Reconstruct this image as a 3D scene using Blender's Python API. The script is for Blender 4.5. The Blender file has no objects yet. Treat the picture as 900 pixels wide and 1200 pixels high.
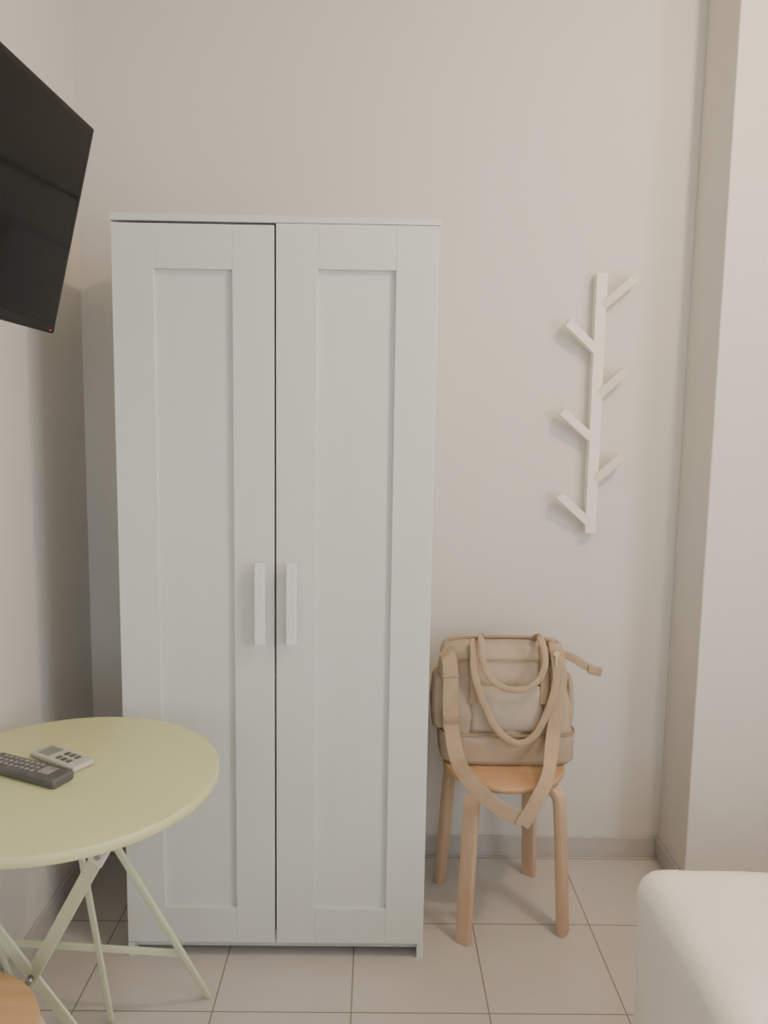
import bpy, bmesh, math
from mathutils import Vector, Matrix, noise

scene = bpy.context.scene
COL = scene.collection

# ------------------------------------------------------------------ materials
def mat(name, color, rough=0.5, metal=0.0, color2=None, nscale=5.0, bump=0.0, bscale=200.0,
        coat=0.0, spec=0.5, stretch=None, emission=None, estr=0.0):
    m = bpy.data.materials.new(name); m.use_nodes = True
    nt = m.node_tree; b = nt.nodes["Principled BSDF"]
    b.inputs["Base Color"].default_value = (*color, 1)
    b.inputs["Roughness"].default_value = rough
    b.inputs["Metallic"].default_value = metal
    b.inputs["Coat Weight"].default_value = coat
    b.inputs["Specular IOR Level"].default_value = spec
    tc = nt.nodes.new("ShaderNodeTexCoord")
    mp = nt.nodes.new("ShaderNodeMapping")
    nt.links.new(tc.outputs["Object"], mp.inputs["Vector"])
    if stretch: mp.inputs["Scale"].default_value = stretch
    if color2:
        n = nt.nodes.new("ShaderNodeTexNoise"); n.inputs["Scale"].default_value = nscale
        n.inputs["Detail"].default_value = 4
        nt.links.new(mp.outputs[0], n.inputs["Vector"])
        r = nt.nodes.new("ShaderNodeValToRGB")
        r.color_ramp.elements[0].position = 0.35; r.color_ramp.elements[1].position = 0.68
        r.color_ramp.elements[0].color = (*color, 1); r.color_ramp.elements[1].color = (*color2, 1)
        nt.links.new(n.outputs["Fac"], r.inputs[0]); nt.links.new(r.outputs[0], b.inputs["Base Color"])
    if bump > 0:
        n2 = nt.nodes.new("ShaderNodeTexNoise"); n2.inputs["Scale"].default_value = bscale
        n2.inputs["Detail"].default_value = 3
        nt.links.new(mp.outputs[0], n2.inputs["Vector"])
        bp = nt.nodes.new("ShaderNodeBump"); bp.inputs["Strength"].default_value = bump
        bp.inputs["Distance"].default_value = 0.002
        nt.links.new(n2.outputs["Fac"], bp.inputs["Height"]); nt.links.new(bp.outputs[0], b.inputs["Normal"])
    if emission:
        b.inputs["Emission Color"].default_value = (*emission, 1); b.inputs["Emission Strength"].default_value = estr
    return m

M_wall = mat("wall_paint", (0.685,0.662,0.62), 0.85, color2=(0.70,0.665,0.608), nscale=1.6, bump=0.3, bscale=45)
M_ceil = mat("ceiling_paint", (0.70,0.69,0.66), 0.9, bump=0.1)
M_base = mat("baseboard_tile", (0.50,0.48,0.45), 0.35, color2=(0.54,0.515,0.48), nscale=8)
M_ward = mat("white_foil", (0.66,0.68,0.635), 0.42, bump=0.12, bscale=40, stretch=(14,14,1), color2=(0.675,0.695,0.65), nscale=3)
M_handle = mat("handle_white", (0.77,0.74,0.73), 0.4, bump=0.03)
M_gapshade = mat("door_gap_shade", (0.03,0.03,0.03), 0.8, bump=0.02)  # near-black stand-in for the shade in the slit between the doors
M_table = mat("pale_green_enamel", (0.62,0.63,0.34), 0.42, color2=(0.64,0.65,0.36), nscale=6, bump=0.05, bscale=120)
M_leg = mat("pale_green_enamel_legs", (0.62,0.65,0.45), 0.4, color2=(0.66,0.69,0.50), nscale=12, bump=0.03)
M_plate = mat("worn_plate", (0.74,0.75,0.68), 0.45, color2=(0.66,0.66,0.58), nscale=40)
M_screw = mat("screw_steel", (0.35,0.35,0.33), 0.3, metal=0.9, bump=0.05)
M_wood = mat("birch_wood", (0.52,0.365,0.24), 0.45, color2=(0.59,0.42,0.285), nscale=7, stretch=(6,6,1.2), bump=0.1, bscale=60)
M_seat = mat("birch_seat", (0.48,0.29,0.155), 0.4, color2=(0.54,0.335,0.185), nscale=6, stretch=(1,9,4), bump=0.08, bscale=60)
M_seat2 = mat("beech_seat", (0.52,0.32,0.17), 0.4, color2=(0.60,0.38,0.21), nscale=6, stretch=(1,9,4), bump=0.08, bscale=60)
M_bag = mat("bag_canvas", (0.42,0.33,0.24), 0.8, color2=(0.46,0.365,0.27), nscale=9, bump=0.5, bscale=350)
M_bag2 = mat("bag_pocket_canvas", (0.44,0.365,0.285), 0.8, color2=(0.47,0.395,0.31), nscale=9, bump=0.5, bscale=350)
M_bagb = mat("bag_base_canvas", (0.41,0.315,0.22), 0.75, color2=(0.44,0.345,0.245), nscale=9, bump=0.4, bscale=300)
M_strap = mat("bag_webbing", (0.41,0.295,0.19), 0.7, color2=(0.45,0.33,0.215), nscale=20, bump=0.5, bscale=500)
M_pipe = mat("bag_piping", (0.33,0.24,0.155), 0.7, color2=(0.36,0.265,0.175), nscale=20, bump=0.2)
M_metal = mat("light_gold_metal", (0.6,0.52,0.38), 0.3, metal=1.0, bump=0.02)
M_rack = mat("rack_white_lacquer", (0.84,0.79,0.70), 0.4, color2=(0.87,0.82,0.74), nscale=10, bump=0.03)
M_rackshade = mat("rack_lacquer_shaded", (0.76,0.69,0.565), 0.4, color2=(0.79,0.73,0.62), nscale=10, bump=0.03)  # rack lacquer again, with the shade on the right-hand pegs put into its colour
M_tvb = mat("tv_plastic", (0.008,0.008,0.008), 0.4, bump=0.03, spec=0.2)
M_tvs = mat("tv_screen_glass", (0.005,0.005,0.005), 0.12, spec=0.12, color2=(0.006,0.006,0.006), nscale=2)
M_led = mat("tv_led", (0.3,0.02,0.01), 0.4, emission=(1,0.08,0.03), estr=.6)
M_rem = mat("remote_grey", (0.085,0.088,0.088), 0.45, color2=(0.11,0.11,0.11), nscale=30)
M_btn = mat("remote_buttons", (0.30,0.30,0.29), 0.5, color2=(0.2,0.2,0.2), nscale=60)
M_remw = mat("remote_white", (0.47,0.48,0.42), 0.45, color2=(0.52,0.52,0.47), nscale=30)
M_lcd = mat("remote_lcd", (0.22,0.25,0.20), 0.2, color2=(0.26,0.28,0.24), nscale=30)
M_bed = mat("bed_cotton", (0.86,0.82,0.745), 0.9, color2=(0.88,0.84,0.77), nscale=3, bump=0.4, bscale=90)
M_bedb = mat("bed_base_fabric", (0.45,0.43,0.40), 0.9, bump=0.3)
M_curt = mat("window_frame_white", (0.75,0.75,0.74), 0.5, bump=0.02)
M_pane = mat("window_daylight", (0.6,0.65,0.7), 0.2, emission=(0.75,0.87,1.0), estr=1.5)
M_lamp = mat("lamp_opal_glass", (0.9,0.85,0.75), 0.3, emission=(1,0.78,0.5), estr=4)

# floor tiles
M_floor = bpy.data.materials.new("floor_tiles"); M_floor.use_nodes = True
nt = M_floor.node_tree; B = nt.nodes["Principled BSDF"]
tc = nt.nodes.new("ShaderNodeTexCoord"); sx = nt.nodes.new("ShaderNodeSeparateXYZ")
nt.links.new(tc.outputs["Object"], sx.inputs[0])
def mth(op, a, b=None):
    n = nt.nodes.new("ShaderNodeMath"); n.operation = op
    for i, v in enumerate((a, b)):
        if v is None: continue
        if isinstance(v, (int, float)): n.inputs[i].default_value = v
        else: nt.links.new(v, n.inputs[i])
    return n.outputs[0]
TS = 0.334
def gl(axis, off):
    u = mth('ADD', axis, -off + 100*TS)
    u = mth('DIVIDE', u, TS); f = mth('FRACT', u)
    d = mth('ABSOLUTE', mth('SUBTRACT', f, 0.5))
    return d
dd = mth('MAXIMUM', gl(sx.outputs[0], -0.042), gl(sx.outputs[1], 1.70))
gr = mth('GREATER_THAN', dd, 0.4945)
ns = nt.nodes.new("ShaderNodeTexNoise"); ns.inputs["Scale"].default_value = 6; ns.inputs["Detail"].default_value = 6
nt.links.new(tc.outputs["Object"], ns.inputs["Vector"])
rp = nt.nodes.new("ShaderNodeValToRGB")
rp.color_ramp.elements[0].color = (0.51,0.475,0.435,1); rp.color_ramp.elements[1].color = (0.59,0.555,0.515,1)
nt.links.new(ns.outputs["Fac"], rp.inputs[0])
mx = nt.nodes.new("ShaderNodeMix"); mx.data_type = 'RGBA'
nt.links.new(gr, mx.inputs["Factor"]); nt.links.new(rp.outputs[0], mx.inputs["A"])
mx.inputs["B"].default_value = (0.25,0.225,0.195,1)
nt.links.new(mx.outputs["Result"], B.inputs["Base Color"])
B.inputs["Roughness"].default_value = 0.15
bp = nt.nodes.new("ShaderNodeBump"); bp.inputs["Strength"].default_value = 0.4; bp.inputs["Distance"].default_value = 0.002; bp.invert = True
nt.links.new(gr, bp.inputs["Height"]); nt.links.new(bp.outputs[0], B.inputs["Normal"])

# ------------------------------------------------------------------ helpers
def link(ob, parent=None):
    COL.objects.link(ob)
    if parent: ob.parent = parent
    return ob
def empty(name):
    e = bpy.data.objects.new(name, None); e.empty_display_size = 0.1; COL.objects.link(e); return e
def finish(name, bm, m, parent=None, smooth=False):
    bmesh.ops.recalc_face_normals(bm, faces=bm.faces)
    me = bpy.data.meshes.new(name); bm.to_mesh(me); bm.free()
    me.materials.append(m)
    if smooth:
        for p in me.polygons: p.use_smooth = True
    return link(bpy.data.objects.new(name, me), parent)
def box(name, x0, x1, y0, y1, z0, z1, m, parent=None, bev=0.0, seg=2):
    bm = bmesh.new(); bmesh.ops.create_cube(bm, size=1)
    for v in bm.verts:
        v.co = Vector(((x0+x1)/2+v.co.x*(x1-x0), (y0+y1)/2+v.co.y*(y1-y0), (z0+z1)/2+v.co.z*(z1-z0)))
    if bev > 0: bmesh.ops.bevel(bm, geom=bm.edges[:], offset=bev, segments=seg, profile=0.5, affect='EDGES')
    return finish(name, bm, m, parent)
def obox(name, origin, ax, ay, az, sx_, sy_, sz_, m, parent=None, bev=0.0, seg=2):
    """box centred at origin with unit axes ax,ay,az"""
    bm = bmesh.new(); bmesh.ops.create_cube(bm, size=1)
    for v in bm.verts: v.co = Vector((v.co.x*sx_, v.co.y*sy_, v.co.z*sz_))
    if bev > 0: bmesh.ops.bevel(bm, geom=bm.edges[:], offset=bev, segments=seg, profile=0.5, affect='EDGES')
    for v in bm.verts: v.co = origin + ax*v.co.x + ay*v.co.y + az*v.co.z
    return finish(name, bm, m, parent)
def bar(name, p0, p1, w, t, nrm, m, parent=None, bev=0.001):
    p0, p1, nrm = Vector(p0), Vector(p1), Vector(nrm)
    a = (p1-p0).normalized(); s = a.cross(nrm).normalized(); n = s.cross(a).normalized()
    return obox(name, (p0+p1)/2, a, s, n, (p1-p0).length, w, t, m, parent, bev)
def cyl(name, p0, p1, r, m, parent=None, seg=20, r2=None):
    p0, p1 = Vector(p0), Vector(p1); d = p1-p0
    bm = bmesh.new()
    bmesh.ops.create_cone(bm, cap_ends=True, segments=seg, radius1=r, radius2=r if r2 is None else r2, depth=d.length)
    q = Vector((0,0,1)).rotation_difference(d.normalized()).to_matrix().to_4x4()
    bmesh.ops.transform(bm, matrix=Matrix.Translation((p0+p1)/2) @ q, verts=bm.verts)
    ob = finish(name, bm, m, parent)
    for p in ob.data.polygons:
        if len(p.vertices) == 4: p.use_smooth = True
    return ob
def catmull(pts, n=8):
    P = [Vector(p) for p in pts]; P = [P[0]*2-P[1]] + P + [P[-1]*2-P[-2]]
    out = []
    for i in range(1, len(P)-2):
        for k in range(n):
            t = k/n; p0,p1,p2,p3 = P[i-1],P[i],P[i+1],P[i+2]
            out.append(0.5*((2*p1)+(p2-p0)*t+(2*p0-5*p1+4*p2-p3)*t*t+(3*p1-p0-3*p2+p3)*t*t*t))
    out.append(P[-2]); return out
def sweep(name, pts, w, t, m, parent=None, side=None, nrm=None, smooth_n=8, expo=5.0, seg=16):
    path = catmull(pts, smooth_n) if smooth_n > 1 else [Vector(p) for p in pts]
    bm = bmesh.new(); rings = []
    for i, p in enumerate(path):
        a = (path[min(i+1, len(path)-1)] - path[max(i-1, 0)]).normalized()
        if side is not None:
            s = Vector(side); s = (s - a*s.dot(a)).normalized(); n = s.cross(a)
        else:
            s = a.cross(Vector(nrm)).normalized(); n = s.cross(a)
        ring = []
        for k in range(seg):
            th = 2*math.pi*(k+0.5)/seg; c, q = math.cos(th), math.sin(th)
            rr = (abs(c)**expo + abs(q)**expo)**(-1/expo)
            ring.append(bm.verts.new(p + s*(c*rr*w/2) + n*(q*rr*t/2)))
        rings.append(ring)
    for i in range(len(rings)-1):
        for k in range(seg):
            bm.faces.new((rings[i][k], rings[i][(k+1)%seg], rings[i+1][(k+1)%seg], rings[i+1][k]))
    bm.faces.new(rings[0]); bm.faces.new(rings[-1])
    ob = finish(name, bm, m, parent, smooth=True)
    md = ob.modifiers.new("es", 'EDGE_SPLIT'); md.split_angle = math.radians(40)
    return ob
def lathe(name, prof, c, m, parent=None, seg=96):
    bm = bmesh.new(); rings = []
    for r, z in prof:
        if r < 1e-6: rings.append([bm.verts.new((c[0], c[1], c[2]+z))])
        else: rings.append([bm.verts.new((c[0]+r*math.cos(2*math.pi*k/seg), c[1]+r*math.sin(2*math.pi*k/seg), c[2]+z)) for k in range(seg)])
    for A, Bq in zip(rings, rings[1:]):
        for k in range(seg):
            k2 = (k+1)%seg
            if len(A) == 1 and len(Bq) == 1: continue
            if len(A) == 1: bm.faces.new((A[0], Bq[k], Bq[k2]))
            elif len(Bq) == 1: bm.faces.new((A[k], A[k2], Bq[0]))
            else: bm.faces.new((A[k], A[k2], Bq[k2], Bq[k]))
    ob = finish(name, bm, m, parent, smooth=True)
    md = ob.modifiers.new("es", 'EDGE_SPLIT'); md.split_angle = math.radians(35)
    return ob

# ------------------------------------------------------------------ room
XL, XR, YB, YR, H = -0.90, 2.35, 2.39, -2.2, 2.80
box("floor", XL-0.1, XR+0.1, YR-0.1, YB+0.1, -0.1, 0, M_floor)
box("ceiling", XL-0.1, XR+0.1, YR-0.1, YB+0.1, H, H+0.1, M_ceil)
box("wall_back", XL-0.1, XR+0.1, YB, YB+0.1, 0, H, M_wall)
box("wall_left", XL-0.1, XL, YR, YB, 0, H, M_wall)
box("wall_right", XR, XR+0.1, YR, YB, 0, H, M_wall)
box("wall_rear", XL-0.1, XR+0.1, YR-0.1, YR, 0, H, M_wall)
PX, PY = 0.949, 2.17
box("wall_pier", PX, XR, PY, YB, 0, H, M_wall, bev=0.004)
bh, bt = 0.068, 0.009
box("baseboard_back", XL+bt, PX-bt, YB-bt, YB, 0, bh, M_base, bev=0.002)
box("baseboard_left", XL, XL+bt, YR, YB, 0, bh, M_base, bev=0.002)
bp_ = empty("baseboard_pier")
box("pier_side", PX-bt, PX, PY-bt, YB, 0, bh, M_base, bp_, bev=0.002)
box("pier_front", PX, XR, PY-bt, PY, 0, bh, M_base, bp_, bev=0.002)
# windows: right wall, plus an added unseen one on the rear wall
def window(nm, plane, wx0, wx1, wz0, wz1):
    w = empty(nm)
    def wb(n_, u0, u1, z0, z1, d0, d1, m, bev=0):
        if plane == 'rear': box(n_, u0, u1, YR+d0, YR+d1, z0, z1, m, w, bev)
        else: box(n_, XR-d1, XR-d0, u0, u1, z0, z1, m, w, bev)
    wb("pane", wx0, wx1, wz0, wz1, .005, .012, M_pane)
    for n_, a in (("frame_left",(wx0-.05,wx0,wz0-.05,wz1+.05)),("frame_right",(wx1,wx1+.05,wz0-.05,wz1+.05)),
                  ("frame_top",(wx0,wx1,wz1,wz1+.05)),("frame_bottom",(wx0,wx1,wz0-.05,wz0)),
                  ("mullion",((wx0+wx1)/2-.025,(wx0+wx1)/2+.025,wz0,wz1))):
        wb(n_, a[0], a[1], a[2], a[3], 0, .045, M_curt, .003)
wx0, wx1, wz0, wz1 = -0.5, 1.1, 0.9, 2.2
window("fill_window_rear", 'rear', wx0, wx1, wz0, wz1)  # added, out of view, to house the soft fill from behind the camera
ry0, ry1 = -0.6, 0.4
window("window_2", 'right', ry0, ry1, wz0, wz1)

# ------------------------------------------------------------------ wardrobe
W = empty("wardrobe")
x0, x1, yf, yb = -0.638, 0.143, 1.885, 2.385
ht = 1.897
cf = yf+0.021
box("side_left", x0, x0+.016, cf, yb, 0, ht-.016, M_ward, W, .001)
box("side_right", x1-.016, x1, cf, yb, 0, ht-.016, M_ward, W, .001)
box("top_panel", x0-.002, x1+.002, yf+.001, yb, ht-.016, ht, M_ward, W, .0012)
box("back_panel", x0+.016, x1-.016, yb-.006, yb, .06, ht-.016, M_ward, W)
box("bottom_panel", x0+.016, x1-.016, cf+.002, yb-.006, .05, .066, M_ward, W)
box("plinth", x0+.016, x1-.016, cf+.012, cf+.026, .012, .05, M_ward, W, .001)
box("gap_shade_board", -.256, -.240, cf+.004, yb-.006, .066, ht-.016, M_gapshade, W)  # added black board behind the doors, paints the gap between them dark
for n_, a in (("foot_left",(x0,x0+.018)),("foot_right",(x1-.018,x1))):
    box(n_, a[0], a[1], yf+.006, cf, 0.0, .04, M_ward, W, .001)
def door(nm, a, b, z0, z1, hx, off):
    y0, y1 = yf+off, yf+off+.018
    st, rl = .100, .104
    box(nm+"_stile_left", a, a+st, y0, y1, z0, z1, M_ward, W, .0014)
    box(nm+"_stile_right", b-st, b, y0, y1, z0, z1, M_ward, W, .0014)
    box(nm+"_rail_top", a+st, b-st, y0+.0003, y1, z1-rl, z1, M_ward, W, .001)
    box(nm+"_rail_bottom", a+st, b-st, y0+.0003, y1, z0, z0+rl-.006, M_ward, W, .001)
    box(nm+"_inset_panel", a+st, b-st, y0+.012, y1, z0+rl-.006, z1-rl, M_ward, W)
    hz0, hz1 = .862, 1.068
    box(nm+"_handle_grip", hx-.013, hx+.013, y0-.032, y0-.016, hz0, hz1, M_handle, W, .0025, 3)
    for q, zz in (("upper", hz1-.03), ("lower", hz0+.03)):
        box(nm+"_handle_post_"+q, hx-.008, hx+.008, y0-.018, y0, zz-.012, zz+.012, M_handle, W, .001)
door("door_left", x0+.002, -.2499, .045, 1.8750, -.283, 0.0)
door("door_right", -.2455, x1-.002, .045, 1.8795, -.205, 0.0)

# ------------------------------------------------------------------ coat rack
R = empty("coat_rack")
rx = .667
box("post", rx-.0165, rx+.0165, YB-.038, YB-.0005, 1.083, 1.868, M_rack, R, .0015)
def peg(nm, zs, dx, ze, out):
    p0 = Vector((rx+ (0.008 if dx>0 else -0.008), YB-.024, zs)); p1 = Vector((rx+dx, YB-.024-out, ze))
    bar(nm, p0, p1, .026, .030, (0,-1,0), M_rackshade if dx > 0 else M_rack, R, .0015)  # pegs on the right take the shaded copy of the lacquer
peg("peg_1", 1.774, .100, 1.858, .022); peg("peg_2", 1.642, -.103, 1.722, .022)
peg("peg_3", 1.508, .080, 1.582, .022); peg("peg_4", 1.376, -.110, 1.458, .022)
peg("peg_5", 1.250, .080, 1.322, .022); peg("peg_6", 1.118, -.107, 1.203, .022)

# ------------------------------------------------------------------ stools
def stool(c, rot, mseat, H_=.452, r=.174):
    S = empty("stool")
    cx, cy = c
    lathe("seat", [(0,-.022),(r-.012,-.022),(r-.004,-.019),(r,-.013),(r,-.008),(r-.003,-.002),(r-.010,0),(0,0)], (cx,cy,H_), mseat, S)
    for i in range(4):
        th = rot + i*math.pi/2; d = Vector((math.cos(th), math.sin(th), 0)); s = Vector((-d.y, d.x, 0))
        C = Vector((cx, cy, 0)); zt = H_-.022-.0125
        pts = [C+d*.05+Vector((0,0,zt)), C+d*.10+Vector((0,0,zt)), C+d*.140+Vector((0,0,zt-.001)),
               C+d*.160+Vector((0,0,zt-.008)), C+d*.173+Vector((0,0,zt-.024)), C+d*.178+Vector((0,0,zt-.05)),
               C+d*.187+Vector((0,0,.25)), C+d*.203+Vector((0,0,.0))]
        sweep("leg_%d"%(i+1), pts, .044, .024, M_wood, S, side=s, smooth_n=6, expo=7, seg=20)
        for k in (.06, .09):
            cyl("screw_%d_%d"%(i+1, int(k*100)), C+d*k+Vector((0,0,zt-.0145)), C+d*k+Vector((0,0,zt-.011)), .005, M_screw, S, 10)
    return S
stool((.379, 2.118), math.radians(53), M_seat)
stool((-.695, 1.085), math.radians(45), M_seat2)

# ------------------------------------------------------------------ bag
G = empty("handbag")
bz = .4525
def loft(nm, rings, m, seed=0, amp=.004, N=72):
    bm = bmesh.new(); RR = []
    for (z, cx, cy, hw, hd, ex) in rings:
        ring = []
        for k in range(N):
            th = 2*math.pi*k/N; c, s = math.cos(th), math.sin(th)
            x = hw*math.copysign(abs(c)**(2/ex), c); y = hd*math.copysign(abs(s)**(2/ex), s)
            p = Vector((cx+x, cy+y, z))
            w_ = noise.noise(Vector((p.x*14, p.y*14, p.z*9+seed)))*amp + noise.noise(Vector((p.x*40, p.y*30, p.z*22+seed)))*amp*.4
            d = Vector((x, y, 0)).normalized()
            if z > rings[0][0]+.01: p += d*w_
            ring.append(bm.verts.new(p))
        RR.append(ring)
    for A, Bq in zip(RR, RR[1:]):
        for k in range(N): bm.faces.new((A[k], A[(k+1)%N], Bq[(k+1)%N], Bq[k]))
    bm.faces.new(RR[0]); bm.faces.new(RR[-1])
    return finish(nm, bm, m, G, smooth=True)
def interp(keys, n):
    out = []
    for i in range(n+1):
        z = keys[0][0] + (keys[-1][0]-keys[0][0])*i/n
        for a, b in zip(keys, keys[1:]):
            if a[0] <= z <= b[0]+1e-9:
                t = (z-a[0])/(b[0]-a[0]); t = t*t*(3-2*t)
                out.append(tuple([z]+[a[j]+(b[j]-a[j])*t for j in range(1,6)])); break
    return out
cy0 = 2.158
loft("base_section", interp([(bz,.388,cy0,.180,.080,5),(bz+.015,.388,cy0,.193,.090,5),(bz+.075,.386,cy0,.195,.092,5),(bz+.092,.386,cy0,.193,.090,5)],14), M_bagb, 3, .003)
loft("body", interp([(bz+.088,.386,cy0,.190,.087,4.5),(bz+.14,.384,cy0,.191,.088,4.5),(bz+.24,.379,cy0,.187,.078,4.2),
                     (bz+.31,.375,cy0,.180,.060,3.8),(bz+.335,.374,cy0,.172,.045,3.2),(bz+.349,.374,cy0,.156,.022,2.8),(bz+.354,.374,cy0,.14,.008,2.5)],44), M_bag, 9, .011)
def ringpts(z, cx, cy, hw, hd, ex, N=80):
    o = []
    for k in range(N+1):
        th = 2*math.pi*k/N; c, s = math.cos(th), math.sin(th)
        o.append(Vector((cx+hw*math.copysign(abs(c)**(2/ex), c), cy+hd*math.copysign(abs(s)**(2/ex), s), z)))
    return o
sweep("base_piping", ringpts(bz+.092,.386,cy0,.194,.091,4.8), .006, .006, M_pipe, G, nrm=(0,0,1), smooth_n=1, expo=2, seg=8)
sweep("zip_tape", [(.215,cy0-.01,bz+.345),(.30,cy0-.012,bz+.356),(.45,cy0-.012,bz+.356),(.53,cy0-.01,bz+.342)], .012, .006, M_pipe, G, nrm=(0,0,1))
sweep("top_seam", [(.205,cy0-.060,bz+.300),(.30,cy0-.066,bz+.304),(.45,cy0-.066,bz+.304),(.545,cy0-.058,bz+.298)], .004, .004, M_pipe, G, nrm=(0,-1,0), expo=2, seg=8)
pk = []
bm = bmesh.new()
for i in range(17):
    row = []
    for j in range(9):
        u, v = i/16, j/8
        x = .275 + .20*u; z = bz+.10 + .135*v
        bul = (1-abs(2*u-1)**4)*(1-abs(2*v-1)**4)
        y = cy0-.085-.012*bul + .008*max(0, v-.5) + .003*noise.noise(Vector((x*25, 3, z*25)))
        row.append(bm.verts.new((x, y, z)))
    pk.append(row)
for i in range(16):
    for j in range(8): bm.faces.new((pk[i][j], pk[i+1][j], pk[i+1][j+1], pk[i][j+1]))
ob = finish("front_pocket", bm, M_bag2, G, True)
sol = ob.modifiers.new("s", 'SOLIDIFY'); sol.thickness = .003
def pouch(nm, cx, hw):
    loft(nm, interp([(bz+.10,cx,cy0,hw,.055,3),(bz+.16,cx,cy0,hw*1.25,.062,3),(bz+.23,cx,cy0,hw,.055,3),(bz+.245,cx,cy0,hw*.7,.045,3)],14), M_bag, 5, .003)
pouch("side_pouch_left", .192, .020)
pouch("side_pouch_right", .562, .012)
N_ = (0,-1,0)
sweep("handle_front", [(.283,2.118,.795),(.279,2.085,.812),(.277,2.062,.79),(.279,2.052,.732),(.306,2.046,.650),(.345,2.044,.575),(.401,2.042,.535),(.452,2.043,.560),(.489,2.046,.640),(.505,2.052,.718),(.498,2.062,.79),(.494,2.085,.812),(.490,2.118,.795)], .020, .009, M_strap, G, nrm=N_, expo=3)
sweep("handle_rear", [(.308,2.150,.80),(.300,2.10,.826),(.297,2.060,.815),(.303,2.044,.762),(.328,2.038,.715),(.372,2.034,.693),(.420,2.034,.694),(.458,2.038,.725),(.472,2.044,.770),(.466,2.060,.815),(.462,2.10,.826),(.458,2.150,.80)], .018, .009, M_strap, G, nrm=N_, expo=3)
for n_, tx in (("handle_tab_left", .283), ("handle_tab_right", .480)):
    sweep(n_, [(tx,2.108,.795),(tx,2.088,.755),(tx,2.073,.70),(tx,2.066,.64)], .024, .004, M_strap, G, nrm=N_)
sweep("shoulder_strap_left", [(.205,2.12,.775),(.212,2.085,.76),(.216,2.064,.70),(.215,2.056,.636),(.221,2.045,.565),(.232,2.005,.510),(.252,1.950,.480),(.290,1.928,.446),(.340,1.922,.405),(.392,1.920,.378)], .042, .004, M_strap, G, nrm=N_)
sweep("shoulder_strap_right", [(.520,2.11,.785),(.516,2.078,.765),(.513,2.062,.70),(.513,2.056,.636),(.503,2.045,.565),(.488,2.003,.510),(.468,1.948,.478),(.445,1.926,.445),(.425,1.917,.41),(.398,1.914,.365)], .040, .004, M_strap, G, nrm=(0,-1,0))
box("strap_slider", .195, .243, 2.043, 2.056, .592, .604, M_pipe, G, .002)
box("strap_ring_left", .192, .238, 2.062, 2.07, .715, .722, M_metal, G, .001)
box("zip_pull", .500, .508, 2.048, 2.054, .755, .785, M_metal, G, .001)
cyl("zip_ring", (.504,2.050,.79), (.504,2.054,.79), .009, M_metal, G, 16)
sweep("zip_end_tab", [(.545,2.13,.765),(.575,2.125,.752),(.605,2.118,.735),(.628,2.11,.725)], .024, .006, M_strap, G, nrm=N_)
sweep("zip_end_tassel", [(.612,2.113,.727),(.648,2.105,.722)], .026, .010, M_strap, G, nrm=N_)

# ------------------------------------------------------------------ folding table
T = empty("folding_table")
tcx, tcy, tz, tr = -.603, 1.447, .72, .296
lathe("top", [(0,-.004),(tr-.006,-.004),(tr-.006,-.018),(tr-.002,-.020),(tr,-.016),(tr,-.004),(tr-.002,-.001),(tr-.006,0),(0,0)], (tcx,tcy,tz), M_table, T, 128)
A0, A1 = Vector((-.45,1.232,.700)), Vector((-.84,1.482,0.004))
B0, B1 = Vector((-.734,1.215,.712)), Vector((-.549,1.515,0.004))
bar("flat_leg_1", A0, A1, .025, .006, (-.1,-1,.15), M_leg, T)
bar("flat_leg_2", B0+Vector((0,-.008,0)), B1+Vector((0,-.008,0)), .024, .006, (-.1,-1,.15), M_leg, T)
C0, C1 = Vector((-.578,1.432,.712)), Vector((-.394,1.744,0.004))
bar("leg_3", C0, C1, .014, .012, (0,-1,.2), M_leg, T, .003)
D0, D1 = Vector((-.624,1.497,.712)), Vector((-.606,1.665,0.004))
bar("leg_4", D0, D1, .014, .010, (0,-1,.2), M_leg, T, .003)
E0, E1 = Vector((-.852,1.43,.712)), Vector((-.886,1.775,0.004))
bar("leg_5", E0, E1, .012, .012, (0,-1,.2), M_leg, T, .003)
k = .761
c_ = C0.lerp(C1, k); e_ = E0.lerp(E1, .74)
bar("stretcher_back", c_, e_, .016, .008, (0,-1,.2), M_leg, T, .002)
bar("under_rail_1", (-.44,1.24,.708), (-.74,1.20,.708), .016, .010, (0,-1,0), M_leg, T, .002)
bar("under_rail_2", (-.575,1.43,.708), (-.852,1.43,.708), .016, .010, (0,-1,0), M_leg, T, .002)
a_ = (A1-A0).normalized()
bar("hinge_plate", A0+a_*.004+Vector((0,-.006,0)), A0+a_*.050+Vector((0,-.006,0)), .030, .005, (-.1,-1,.15), M_plate, T, .003)
q = A0+a_*.028+Vector((0,-.008,0)); cyl("hinge_bolt", q, q+Vector((0,-.006,0)), .005, M_screw, T, 14)
q = A0.lerp(A1, .49); cyl("cross_bolt", q+Vector((0,-.018,0)), q+Vector((0,.004,0)), .006, M_screw, T, 14)

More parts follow.
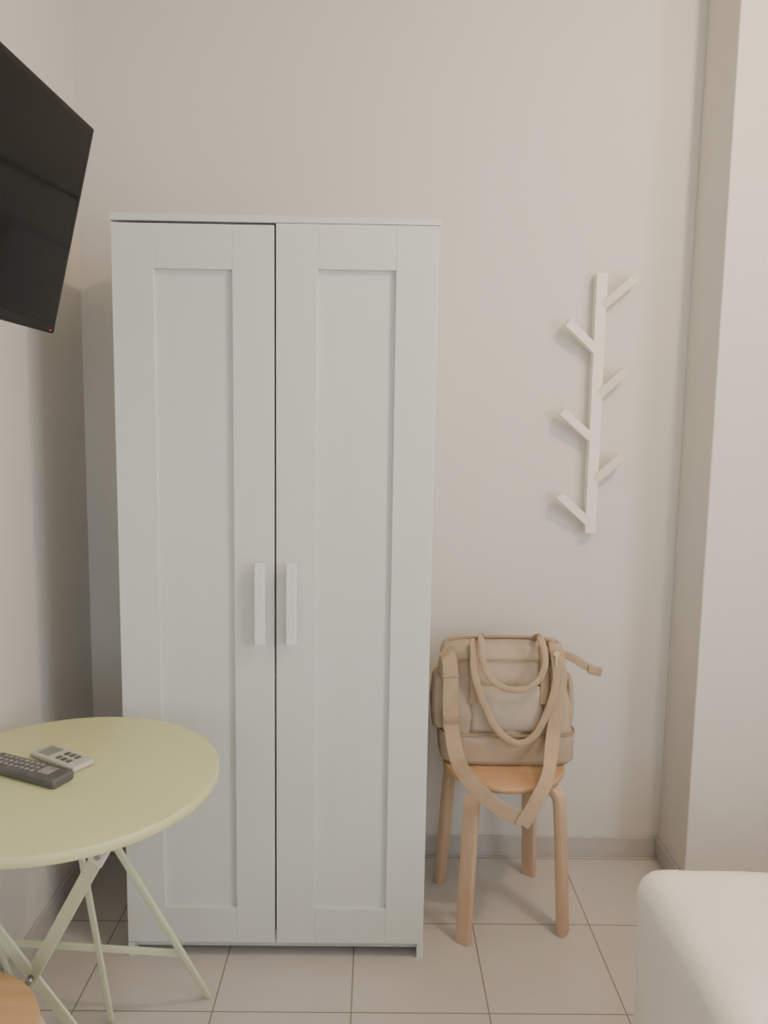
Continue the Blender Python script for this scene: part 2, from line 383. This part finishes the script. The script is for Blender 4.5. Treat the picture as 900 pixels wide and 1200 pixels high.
# ------------------------------------------------------------------ remotes
def remote(nm, c, ang, L, Wd, Hh, m, parts):
    E = empty(nm)
    ax = Vector((math.cos(ang), math.sin(ang), 0)); ay = Vector((-ax.y, ax.x, 0)); az = Vector((0,0,1))
    o = Vector((c[0], c[1], tz+.0005))
    obox("case", o+az*(Hh/2), ax, ay, az, L, Wd, Hh, m, E, min(Hh*.42, .007), 3)
    for (nm2, u, v, su, sv, mm) in parts:
        obox(nm2, o+ax*u+ay*v+az*(Hh+.0006), ax, ay, az, su, sv, .0022, mm, E, .0006, 1)
btn = []
for i in range(8):
    for j in range(3): btn.append(("button_%d_%d"%(i,j), -.070+.014*i, -.013+.013*j, .008, .008, M_btn))
btn.append(("nav_pad", .055, 0, .028, .028, M_btn))
remote("tv_remote_control", (-.674,1.438), math.radians(-24), .195, .054, .020, M_rem, btn)
btn2 = [("display", -.035, 0, .036, .034, M_lcd)]
for i in range(3):
    for j in range(2): btn2.append(("key_%d_%d"%(i,j), .005+.016*i, -.010+.020*j, .010, .012, M_rem))
remote("air_conditioner_remote", (-.632,1.502), math.radians(-32), .140, .052, .012, M_remw, btn2)

# ------------------------------------------------------------------ television
V = empty("wall_television")
Tp, Bp = Vector((-.593,1.68,2.010)), Vector((-.692,1.68,1.592))
up = (Tp-Bp).normalized(); d = Vector((.052,1,0)).normalized()
nn = d.cross(up).normalized()
if nn.x < 0: nn = -nn
d = (d - up*d.dot(up)).normalized()
Lh, Hh = .73, (Tp-Bp).length
cen = (Tp+Bp)/2 - d*(Lh/2)
obox("bezel", cen-nn*.012, d, up, nn, Lh, Hh, .024, M_tvb, V, .004)
obox("screen", cen+nn*.0004+up*.004, d, up, nn, Lh-.026, Hh-.034, .002, M_tvs, V)
obox("rear_housing", cen-nn*.038-up*.03, d, up, nn, Lh*.7, Hh*.62, .032, M_tvb, V, .01)
obox("standby_led", cen+nn*.001+d*(Lh/2-.022)-up*(Hh/2-.006), d, up, nn, .005, .0025, .002, M_led, V)
bc = cen-nn*.05-up*.03
obox("vesa_plate", bc, d, up, nn, .2, .2, .008, M_tvb, V)
bar("mount_arm", bc, (XL+.01, bc.y, bc.z+.02), .05, .03, (0,0,1), M_tvb, V)
box("wall_bracket", XL, XL+.012, bc.y-.05, bc.y+.05, bc.z-.10, bc.z+.12, M_tvb, V, .002)

# ------------------------------------------------------------------ bed
Bd = empty("bed")
bx0, bx1, by0, by1, btz = .557, 1.95, -.50, 1.52, .500
bm = bmesh.new(); bmesh.ops.create_cube(bm, size=1)
for v in bm.verts:
    v.co = Vector(((bx0+bx1)/2+v.co.x*(bx1-bx0), (by0+by1)/2+v.co.y*(by1-by0), (.09+btz)/2+v.co.z*(btz-.09)))
top_e = [e for e in bm.edges if not (abs(e.verts[0].co.z-.09)<1e-4 and abs(e.verts[1].co.z-.09)<1e-4)]
bmesh.ops.bevel(bm, geom=top_e, offset=.045, segments=6, profile=.5, affect='EDGES')
bmesh.ops.triangulate(bm, faces=[f for f in bm.faces if len(f.verts) > 4])
cov = finish("bed_cover", bm, M_bed, Bd, True)
rm = cov.modifiers.new("r", 'REMESH'); rm.mode = 'VOXEL'; rm.voxel_size = .014; rm.use_smooth_shade = True
tx = bpy.data.textures.new("folds", 'CLOUDS'); tx.noise_scale = .20
dm = cov.modifiers.new("d", 'DISPLACE'); dm.texture = tx; dm.strength = .018; dm.mid_level = .5
box("bed_base", bx0+.04, bx1-.04, by0+.04, by1-.04, .06, .10, M_bedb, Bd, .005)
i = 0
for xx in (bx0+.10, bx1-.10):
    for yy in (by0+.10, by1-.10):
        i += 1; cyl("bed_leg_%d"%i, (xx,yy,0), (xx,yy,.07), .022, M_wood, Bd)

# ------------------------------------------------------------------ ceiling lamp + lights
CL = empty("ceiling_lamp")
lx, ly = 1.10, 1.05
lathe("opal_dome", [(.16,0),(.155,-.03),(.13,-.055),(.08,-.075),(0,-.082)], (lx,ly,H-.012), M_lamp, CL, 48)
lathe("lamp_rim", [(0,0),(.17,0),(.17,-.014),(.158,-.014)], (lx,ly,H), M_curt, CL, 48)
def light(nm, kind, loc, energy, color, rot=None, **kw):
    L = bpy.data.lights.new(nm, kind); L.energy = energy; L.color = color
    for a, b in kw.items(): setattr(L, a, b)
    o = bpy.data.objects.new(nm, L); o.location = loc
    if rot: o.rotation_euler = rot
    COL.objects.link(o); return o
light("ceiling_bulb", 'POINT', (lx,ly,H-.24), 48, (1,.75,.52), shadow_soft_size=.05)
light("fill_light_rear", 'AREA', ((wx0+wx1)/2, YR+.06, (wz0+wz1)/2), 13, (.86,.93,1.0),  # added cool fill behind the camera, set at the made-up rear window
      rot=(math.radians(90),0,0), shape='RECTANGLE', size=1.55, size_y=1.25)
light("window_daylight_right", 'AREA', (XR-.06, (ry0+ry1)/2, (wz0+wz1)/2), 34, (.88,.94,1.0),
      rot=(math.radians(90),0,math.radians(90)), shape='RECTANGLE', size=.95, size_y=1.25)
wd = bpy.data.worlds.new("world"); scene.world = wd; wd.use_nodes = True
wd.node_tree.nodes["Background"].inputs[0].default_value = (.6,.7,.8,1)
wd.node_tree.nodes["Background"].inputs[1].default_value = .3

# ------------------------------------------------------------------ camera
cam = bpy.data.cameras.new("camera"); cam.sensor_fit = 'VERTICAL'; cam.sensor_height = 36; cam.lens = 27
co = bpy.data.objects.new("camera", cam); COL.objects.link(co)
pitch, yaw, roll = math.radians(6.7), .011, .0156
F = Vector((math.sin(yaw)*math.cos(pitch), math.cos(yaw)*math.cos(pitch), -math.sin(pitch)))
R0 = Vector((math.cos(yaw), -math.sin(yaw), 0)); U0 = R0.cross(F)
Rv = (R0+U0*roll).normalized(); Uv = (U0-R0*roll).normalized()
mm = Matrix((Rv, Uv, -F)).transposed().to_4x4(); mm.translation = Vector((0,0,1.417))
co.matrix_world = mm; cam.clip_start = .02
scene.camera = co
